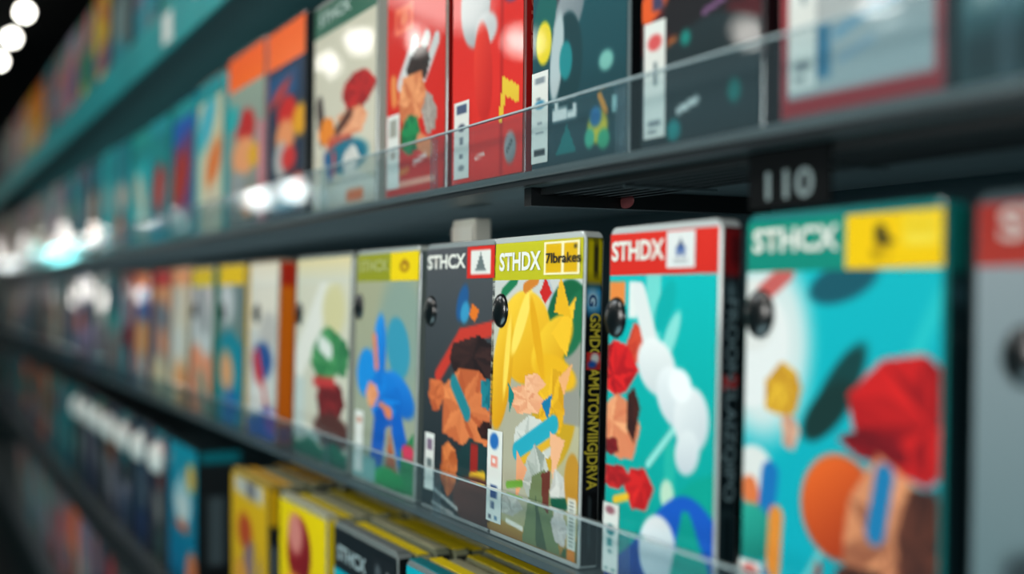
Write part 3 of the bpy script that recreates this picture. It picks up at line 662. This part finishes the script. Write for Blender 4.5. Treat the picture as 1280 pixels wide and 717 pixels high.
YT = (250, 222, 24)
OT = (252, 186, 20)
column(417 - 127, 'orange-yellow case at the front of the leftmost yellow file, lower shelf', dict(case=(170, 140, 50), bg=((216, 172, 30), (190, 150, 40)), res=(24, 40), top=(226, 190, 90), spine=(22, 26, 28), spine_art=[('r', 0, 0, 1, .2, (220, 170, 20)), ('r', .3, .3, .7, .8, (90, 100, 104))],
       art=[('r', .1, .0, .9, .10, (180, 180, 170)), ('r', .45, .0, .7, .10, (110, 110, 116)), ('e', .4, .3, .2, .1, 0, (170, 70, 40)), ('e', .6, .5, .25, .16, 0, (120, 100, 110)), ('e', .3, .6, .2, .14, 0, (200, 140, 60)), ('l', .7, .4, .8, .9, .06, (200, 160, 30))]), OT, 6, 'the orange-yellow case of the lower shelf', w=.128)
column(477 - 127, 'bright yellow case with a dark red oval on its cover, lower shelf', dict(case=(176, 170, 130), bg=((232, 204, 16), (214, 186, 20)), res=(40, 60), top=(200, 200, 176), spine=(226, 196, 16),
       art=[('e', .44, .22, .26, .17, -10, ((150, 34, 38), (110, 24, 30))), ('s', .36, .14, .16, .10, 0, (206, 130, 120)), ('e', .40, .46, .32, .12, 0, (226, 150, 70)), ('l', .3, .52, .7, .48, .04, (150, 180, 190)), ('l', .2, .60, .6, .58, .03, (44, 40, 40)), ('w', .75, .05, 5, 0, (70, 80, 120))]), YT, 6, 'the bright yellow case', w=.126)
column(545 - 127, 'teal case with black header band lettered in white, lower shelf', dict(case=(120, 128, 126), bg=((0, 160, 176), (0, 140, 156)), res=(40, 60), band=((20, 28, 32), (24, 32, 36)), band_h=.030, title='STHCX', title_rect=(.08, .35, .55, .72), title_col=ink((150, 168, 170)), spine=(14, 20, 22), top=(120, 128, 126),
       badge=badge_printed(.62, .1, .98, .85, (24, 30, 34), [('e', .3, .5, .12, .25, 0, (70, 78, 82)), ('l', .7, .4, .7, .7, .04, (170, 176, 176)), ('l', .6, .55, .8, .55, .03, (170, 176, 176))]), art=[('e', .62, .28, .10, .10, 0, (226, 170, 60)), ('l', .4, .0, .4, .6, .05, (60, 170, 180)), ('e', .7, .5, .2, .1, 0, (20, 110, 160)), ('e', .2, .5, .2, .2, 0, (10, 100, 120))]), YT, 6, 'the black-banded teal case', w=.128)
column(635 - 127, 'plain teal case at the bottom frame edge, lower shelf', dict(case=(120, 130, 130), bg=((0, 164, 180), (0, 140, 156)), res=(30, 50), top=(20, 130, 140), spine=(14, 20, 22), art=[('e', .0, .25, .2, .2, 0, (206, 180, 40)), ('l', .3, .3, .9, .8, .08, (60, 190, 196))]), YT, 6, 'the plain teal case', w=.118)
column(748 - 127, 'dark case at the right end of the filed cases, lower shelf', dict(case=(50, 56, 58), bg=((20, 60, 70), (20, 50, 60)), res=(10, 20), top=(200, 176, 26), spine=(14, 20, 22)), YT, 6, 'the dark case at the right end', w=.118)
# left of them: single cases with a round white seal
x = XP(250, DL) - .012
game_case('teal case with white oval artwork and thick black spine, lower shelf', (XP(212, DL), LY, ZC + LOW_Z), lean=0, w=.15, t=.05, case=(20, 28, 30), bg=((0, 140, 160), (0, 96, 130)), res=(30, 50), spine=((24, 30, 32), (14, 18, 20)), spine_art=[('r', 0, 0, 1, .08, (10, 110, 120)), ('r', .3, .3, .6, .75, (70, 82, 86))],
          art=[('e', .5, .40, .3, .16, 0, (190, 206, 204)), ('p', [(.3, .35), (.5, .16), (.7, .35)], (150, 190, 196)), ('e', .5, .56, .24, .04, 0, (190, 100, 70)), ('e', .8, .2, .14, .1, 0, (210, 170, 60)), ('e', .85, .85, .2, .16, 0, (190, 110, 70))])
SEAL = mat('white_seal', (228, 228, 220), rough=0.25, coat=0.6)
seal_cols = ['charcoal', 'navy', 'charcoal', 'navy', 'charcoal', 'navy', 'charcoal', 'teal', 'grey', 'teal', 'orange', 'grey', 'brown', 'orange', 'teal', 'grey', 'charcoal', 'teal', 'brown', 'grey']
sx = -1.49
for i, c in enumerate(seal_cols):
    w = .075 if i < 7 else .11
    pitch = .125 if i < 7 else .14
    has = i < 7
    cols = ['teal', 'grey', 'navy'] if i % 3 else ['brown', 'grey', 'charcoal']
    lab = ('%s case with a white domed seal, %s left of the thick-spined teal case' if has else '%s case, %s left of the thick-spined teal case, lower shelf') % (c, ORD[i])
    r = game_case(lab, (sx - w, LY, ZC + LOW_Z), lean=0, w=w, group='single game cases on the lower shelf', case=(40, 48, 54), bg=(nc(c), nc(c)), art=soft_art(cols) if has else soft_art([c] + cols), res=(12, 22), band=(nc('teal'), nc('red', 40)) if has and i % 2 == 0 else None, spine=nc('charcoal'), sres=(2, 8))
    if has:
        dome('seal', w * .5, H * .80, .021, .021, .014, SEAL, r, y=-.0006)
    sx -= pitch

# -------- bottom shelf, far part only
bot = [('red', ['teal', 'red', 'blue'], None, 'charcoal'), ('teal', ['red', 'teal', 'navy'], None, 'navy'), ('charcoal', ['navy', 'charcoal'], None, 'charcoal'), ('teal', ['navy', 'teal'], None, 'charcoal'), ('charcoal', ['lilac', 'charcoal'], None, 'charcoal'), ('charcoal', ['red', 'navy'], None, 'charcoal'), ('navy', ['pink', 'charcoal'], None, 'charcoal'),
       ('lilac', ['purple', 'grey'], None, 'charcoal'), ('orange', ['orange', 'charcoal'], None, 'charcoal'), ('grey', ['pink', 'grey'], None, 'charcoal'), ('brown', ['grey', 'red'], None, 'charcoal'), ('grey', ['teal', 'lilac'], None, 'charcoal'), ('grey', ['orange', 'grey'], None, 'charcoal'), ('teal', ['grey', 'lilac'], None, 'charcoal'), ('grey', ['brown', 'grey'], None, 'charcoal'), ('grey', ['pink', 'grey'], None, 'charcoal')]
row(bot, -1.10, BOT_Z, .15, 'from the right of the bottom shelf', y=LY, lean=0, w=.12, group='game cases on the bottom shelf')

# ------------------------------------------------------------------ the shelving
XL, XR = -4.75, 0.35


def shelf(label, z, y0, y1, th=.014, lip=None, fascia=None, fmat=None, trim=False):
    s = thing('display_shelf', label, 'shelf', (0, 0, ZC + z - th - .0005))
    boxes('shelf_board', [(XL, y0, 0, XR, y1, th)], SHELF, s)
    if fascia:
        boxes('front_rail', [(XL, y0 - .004, fascia[0], XR, y0 - .0002, fascia[1])], fmat or RAIL, s)
    if trim:
        boxes('rail_trim', [(XL, y0 - .0055, th - .003, XR, y0 - .0002, th + .0008)], GREYLINE, s)
    if lip:
        zt = lip
        lp = boxes('acrylic_lip', [(XL, y0 - .0075, th - .002, XR, y0 - .0055, zt)], ACRYLIC, s)
        boxes('lip_edge', [(XL, y0 - .0079, zt, XR, y0 - .0051, zt + .0009)], EDGE, lp)
        seam = []
        xx = -.252
        while xx > XL:
            boxes('lip_divider', [(xx - .0035, y0 - .0053, th, xx, y0 - .0015, zt)], DIVIDER, lp)
            xx -= .218
            if xx < -2.0:
                break
    return s


up_shelf = shelf('charcoal upper shelf with clear acrylic lip, above the readable header bands', UP_Z, -.004, .165, th=.006, lip=.039, fascia=(0, .006), trim=True)
mid_shelf = shelf('charcoal middle shelf with clear acrylic lip carrying the header-banded cases', MID_Z, -.002, .165, th=.004, lip=.034, fascia=(0, .004), trim=True)
top_shelf = shelf('top shelf with glossy teal front rail', TOP_Z, -.012, .165, fascia=(-.004, .050), fmat=TEALRAIL)
low_shelf = shelf('lower charcoal shelf under the filed yellow cases', LOW_Z, -.034, .165, fascia=(-.012, .022))
bot_shelf = shelf('bottom grey-railed shelf in the lower left corner', BOT_Z, -.034, .165, fascia=(-.01, .022), fmat=mat('grey_rail', (96, 102, 106), rough=.4, metal=.3, noise=.1))
# underside of the upper shelf: ribs, a bracket arm, a number plate
for i in range(7):
    boxes('underside_rib', [(-.575, .006 + i * .009, -.004, XR, .009 + i * .009, -.0002)], BLACK, up_shelf)
for i in range(3):
    boxes('cross_wire', [(-.50 + .12 * i, .012, -.0055, -.4985 + .12 * i, .068, -.0042)], GREYLINE, up_shelf)
boxes('bracket_arm', [(-.582, .0, -.010, -.574, .165, -.0002)], BLACK, up_shelf)
np_ = boxes('number_plate', [(XP(935, D + .004), .0045, -.0235, XP(1036, D + .004), .0058, -.0002)], mat('number_plate_black', (8, 10, 11), rough=.8, spec=.1), up_shelf)
lettering('number_lettering', '110', (XP(957, D + .004), -.0205, XP(1016, D + .004), -.0090), ink((128, 142, 142)), np_, y=.0042, bold=.01)
dome('pink_reflection', XP(768, D + .05), -.006, .008, .004, .001, mat('pink_reflection_spot', (150, 80, 84), rough=.5), up_shelf, y=.058)  # pink disc standing in for a reflection on the underside
# white carton standing behind the charcoal case
cart = thing('carton', 'white carton standing behind the charcoal case on the middle shelf', 'carton', (XP(566, D + .035), .035, ZC + MID_Z))
rounded_slab('carton_body', .036, .190, .012, .002, mat('white_card', (214, 210, 196), rough=.6, noise=.03), cart)
boxes('carton_flap', [(.001, -.0012, .150, .035, -.0001, .185)], mat('white_card_flap', (224, 220, 208), rough=.6, noise=.03), cart)

# ------------------------------------------------------------------ white plates in place of lamp reflections in the teal rail
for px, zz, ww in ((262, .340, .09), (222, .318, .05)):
    t_ = boxes('rail_reflection', [(0, 0, 0, ww, .0012, .036)], mat('rail_reflection_white', (240, 240, 232), rough=.4, coat=.3), top_shelf)
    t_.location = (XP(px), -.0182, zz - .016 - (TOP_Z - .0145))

# ------------------------------------------------------------------ room shell
def wall(name, b, m):
    return struct(boxes(name, [b], m))


DARK = mat('dark_paint', (9, 13, 15), rough=.9, noise=.2, spec=.1)
wall('wall_back', (-9.0, .172, 0, 1.2, .20, ZC + .56), mat('back_panel', (22, 48, 54), rough=.6, noise=.2))
wall('floor', (-24.0, -3.0, -.05, 1.4, 3.0, 0), mat('floor_tile', (60, 64, 66), rough=.35, noise=.15))
wall('ceiling', (-24.0, -3.0, 2.72, 1.4, 3.0, 2.77), DARK)
wall('wall_left', (-24.05, -3.0, 0, -24.0, 3.0, 2.72), DARK)

# ------------------------------------------------------------------ lamps
BULB = mat('lamp_glow', (255, 255, 250), emit=((255, 252, 240), 26.0))
lamp_pos = [(30, 15), (14, 47), (-2, 76)]
names = ['topmost', 'middle', 'lowest']
for i, (px, py) in enumerate(lamp_pos):
    dy = .48
    q = px + 127.0
    X = XP(px, dy)
    z = (366 - py) / q * dy * math.sqrt(F * F + Q0 * Q0) / F
    l = thing('pendant_lamp', 'glowing round ceiling lamp against the dark ceiling, %s of the three' % names[i], 'lamp', (X, dy - D, ZC + z), group='pendant lamps')
    me = dome('bulb', 0, 0, .02, .02, .02, BULB, l)
    me2 = dome('bulb_back', 0, 0, .02, .02, -.02, BULB, l)
    boxes('cord', [(-.003, -.003, .02, .003, .003, 2.72 - ZC - z)], BLACK, l)


def area(name, loc, target, size, energy, col, shape='DISK', sy=None):
    L = bpy.data.lights.new(name, 'AREA')
    L.shape = shape
    L.size = size
    if sy:
        L.size_y = sy
    L.energy = energy
    L.color = col
    o = bpy.data.objects.new(name, L)
    C.objects.link(o)
    o.location = loc
    o.rotation_euler = (Vector(target) - Vector(loc)).to_track_quat('-Z', 'Y').to_euler()
    return o


def glint_light(x, z, energy, r=.055, col=(1.0, .95, .88), y=-1.15):
    L = bpy.data.lights.new('aisle_glint_light', 'POINT')
    L.energy = energy
    L.shadow_soft_size = r
    L.color = col
    o = bpy.data.objects.new('aisle_glint_light', L)
    C.objects.link(o)
    o.location = (x, y, ZC + z)


# globes hanging along the aisle, mirrored in the glossy lips and covers
for x, z, e, r in ((-1.5, .50, .5, .03), (-1.85, .53, .5, .03), (-2.8, .69, .7, .035), (-3.55, .84, .8, .035), (-4.05, .92, .8, .03), (-4.4, .90, .8, .03), (-4.75, .42, .8, .035), (-5.3, .43, .8, .035),
                   (-6.5, .56, 1.6, .055), (-8.1, .53, 1.8, .06), (-11.0, .52, 3, .08), (-14.5, .56, 4, .10), (-16.6, .60, 4, .10), (-19.5, .50, 5, .12)):
    glint_light(x, z, e, r)
glint_light(-12.6, .40, 3.5, .09, (.3, 1.0, .95))
area('soft_key', (-.75, -1.15, ZC + 1.36), (-.70, 0, ZC - .08), .8, 23, (1.0, .96, .90))
area('left_fill', (-2.4, -1.2, ZC + 1.36), (-2.4, 0, ZC), 1.0, 20, (.90, .97, 1.0))
area('far_fill', (-4.0, -1.2, ZC + 1.36), (-4.0, 0, ZC), 1.0, 11, (1.0, .96, .9))
area('low_front', (-.50, -.90, ZC + .14), (-.80, .02, ZC - .17), .3, 4.2, (1.0, .97, .92))
glint_light(-9.6, .07, 1.6, .06)  # eye-height light added only for glints on the middle row
glint_light(-12.5, .02, 2.0, .07)  # second added eye-height light, farther off, also for glints
def strip(name, loc, target, ln, energy, col):
    o = area(name, loc, (loc[0], loc[1], loc[2] + 1), ln, energy, col, 'RECTANGLE', .03)
    o.rotation_euler = (math.pi, 0, 0) if target > 0 else (0, 0, 0)
    return o


# thin teal strips hidden behind the rows of cases, washing the undersides of the shelves
strip('underside_strip', (-2.2, .12, ZC - .02), 1, 5.0, .55, (.62, .92, 1.0))
strip('underside_strip', (-2.2, .12, ZC + .20), 1, 5.0, .35, (.2, .85, .9))
area('side_fill', (1.0, -.8, ZC + .25), (-.6, 0, ZC - .1), .5, 9.0, (.9, .98, 1.0))
area('floor_bounce', (-.9, -1.1, ZC - 1.2), (-.9, .0, ZC + .05), 1.6, 24, (.6, .93, 1.0))

w = bpy.data.worlds.new('dim_store')
bpy.context.scene.world = w
w.use_nodes = True
w.node_tree.nodes['Background'].inputs[0].default_value = (.10, .34, .38, 1)
w.node_tree.nodes['Background'].inputs[1].default_value = .10

# ------------------------------------------------------------------ camera
cam = bpy.data.cameras.new('camera')
cam.lens = F / 1280 * 36
cam.sensor_width = 36
cam.clip_start = .01
phi = math.atan(Q0 / F)
pitch = math.atan(7.5 / F)
co = bpy.data.objects.new('camera', cam)
C.objects.link(co)
co.location = (0, -D, ZC)
d = Vector((-math.cos(phi) * math.cos(pitch), math.sin(phi) * math.cos(pitch), math.sin(pitch)))
co.rotation_euler = d.to_track_quat('-Z', 'Y').to_euler()
cam.dof.use_dof = True
cam.dof.focus_distance = .665
cam.dof.aperture_fstop = 42.1 / 14.5
cam.dof.aperture_blades = 0
sc = bpy.context.scene
sc.camera = co
sc.view_settings.view_transform = 'Standard'
sc.view_settings.look = 'None'
sc.view_settings.exposure = -0.12
sc.cycles.max_bounces = 8
sc.cycles.transparent_max_bounces = 24
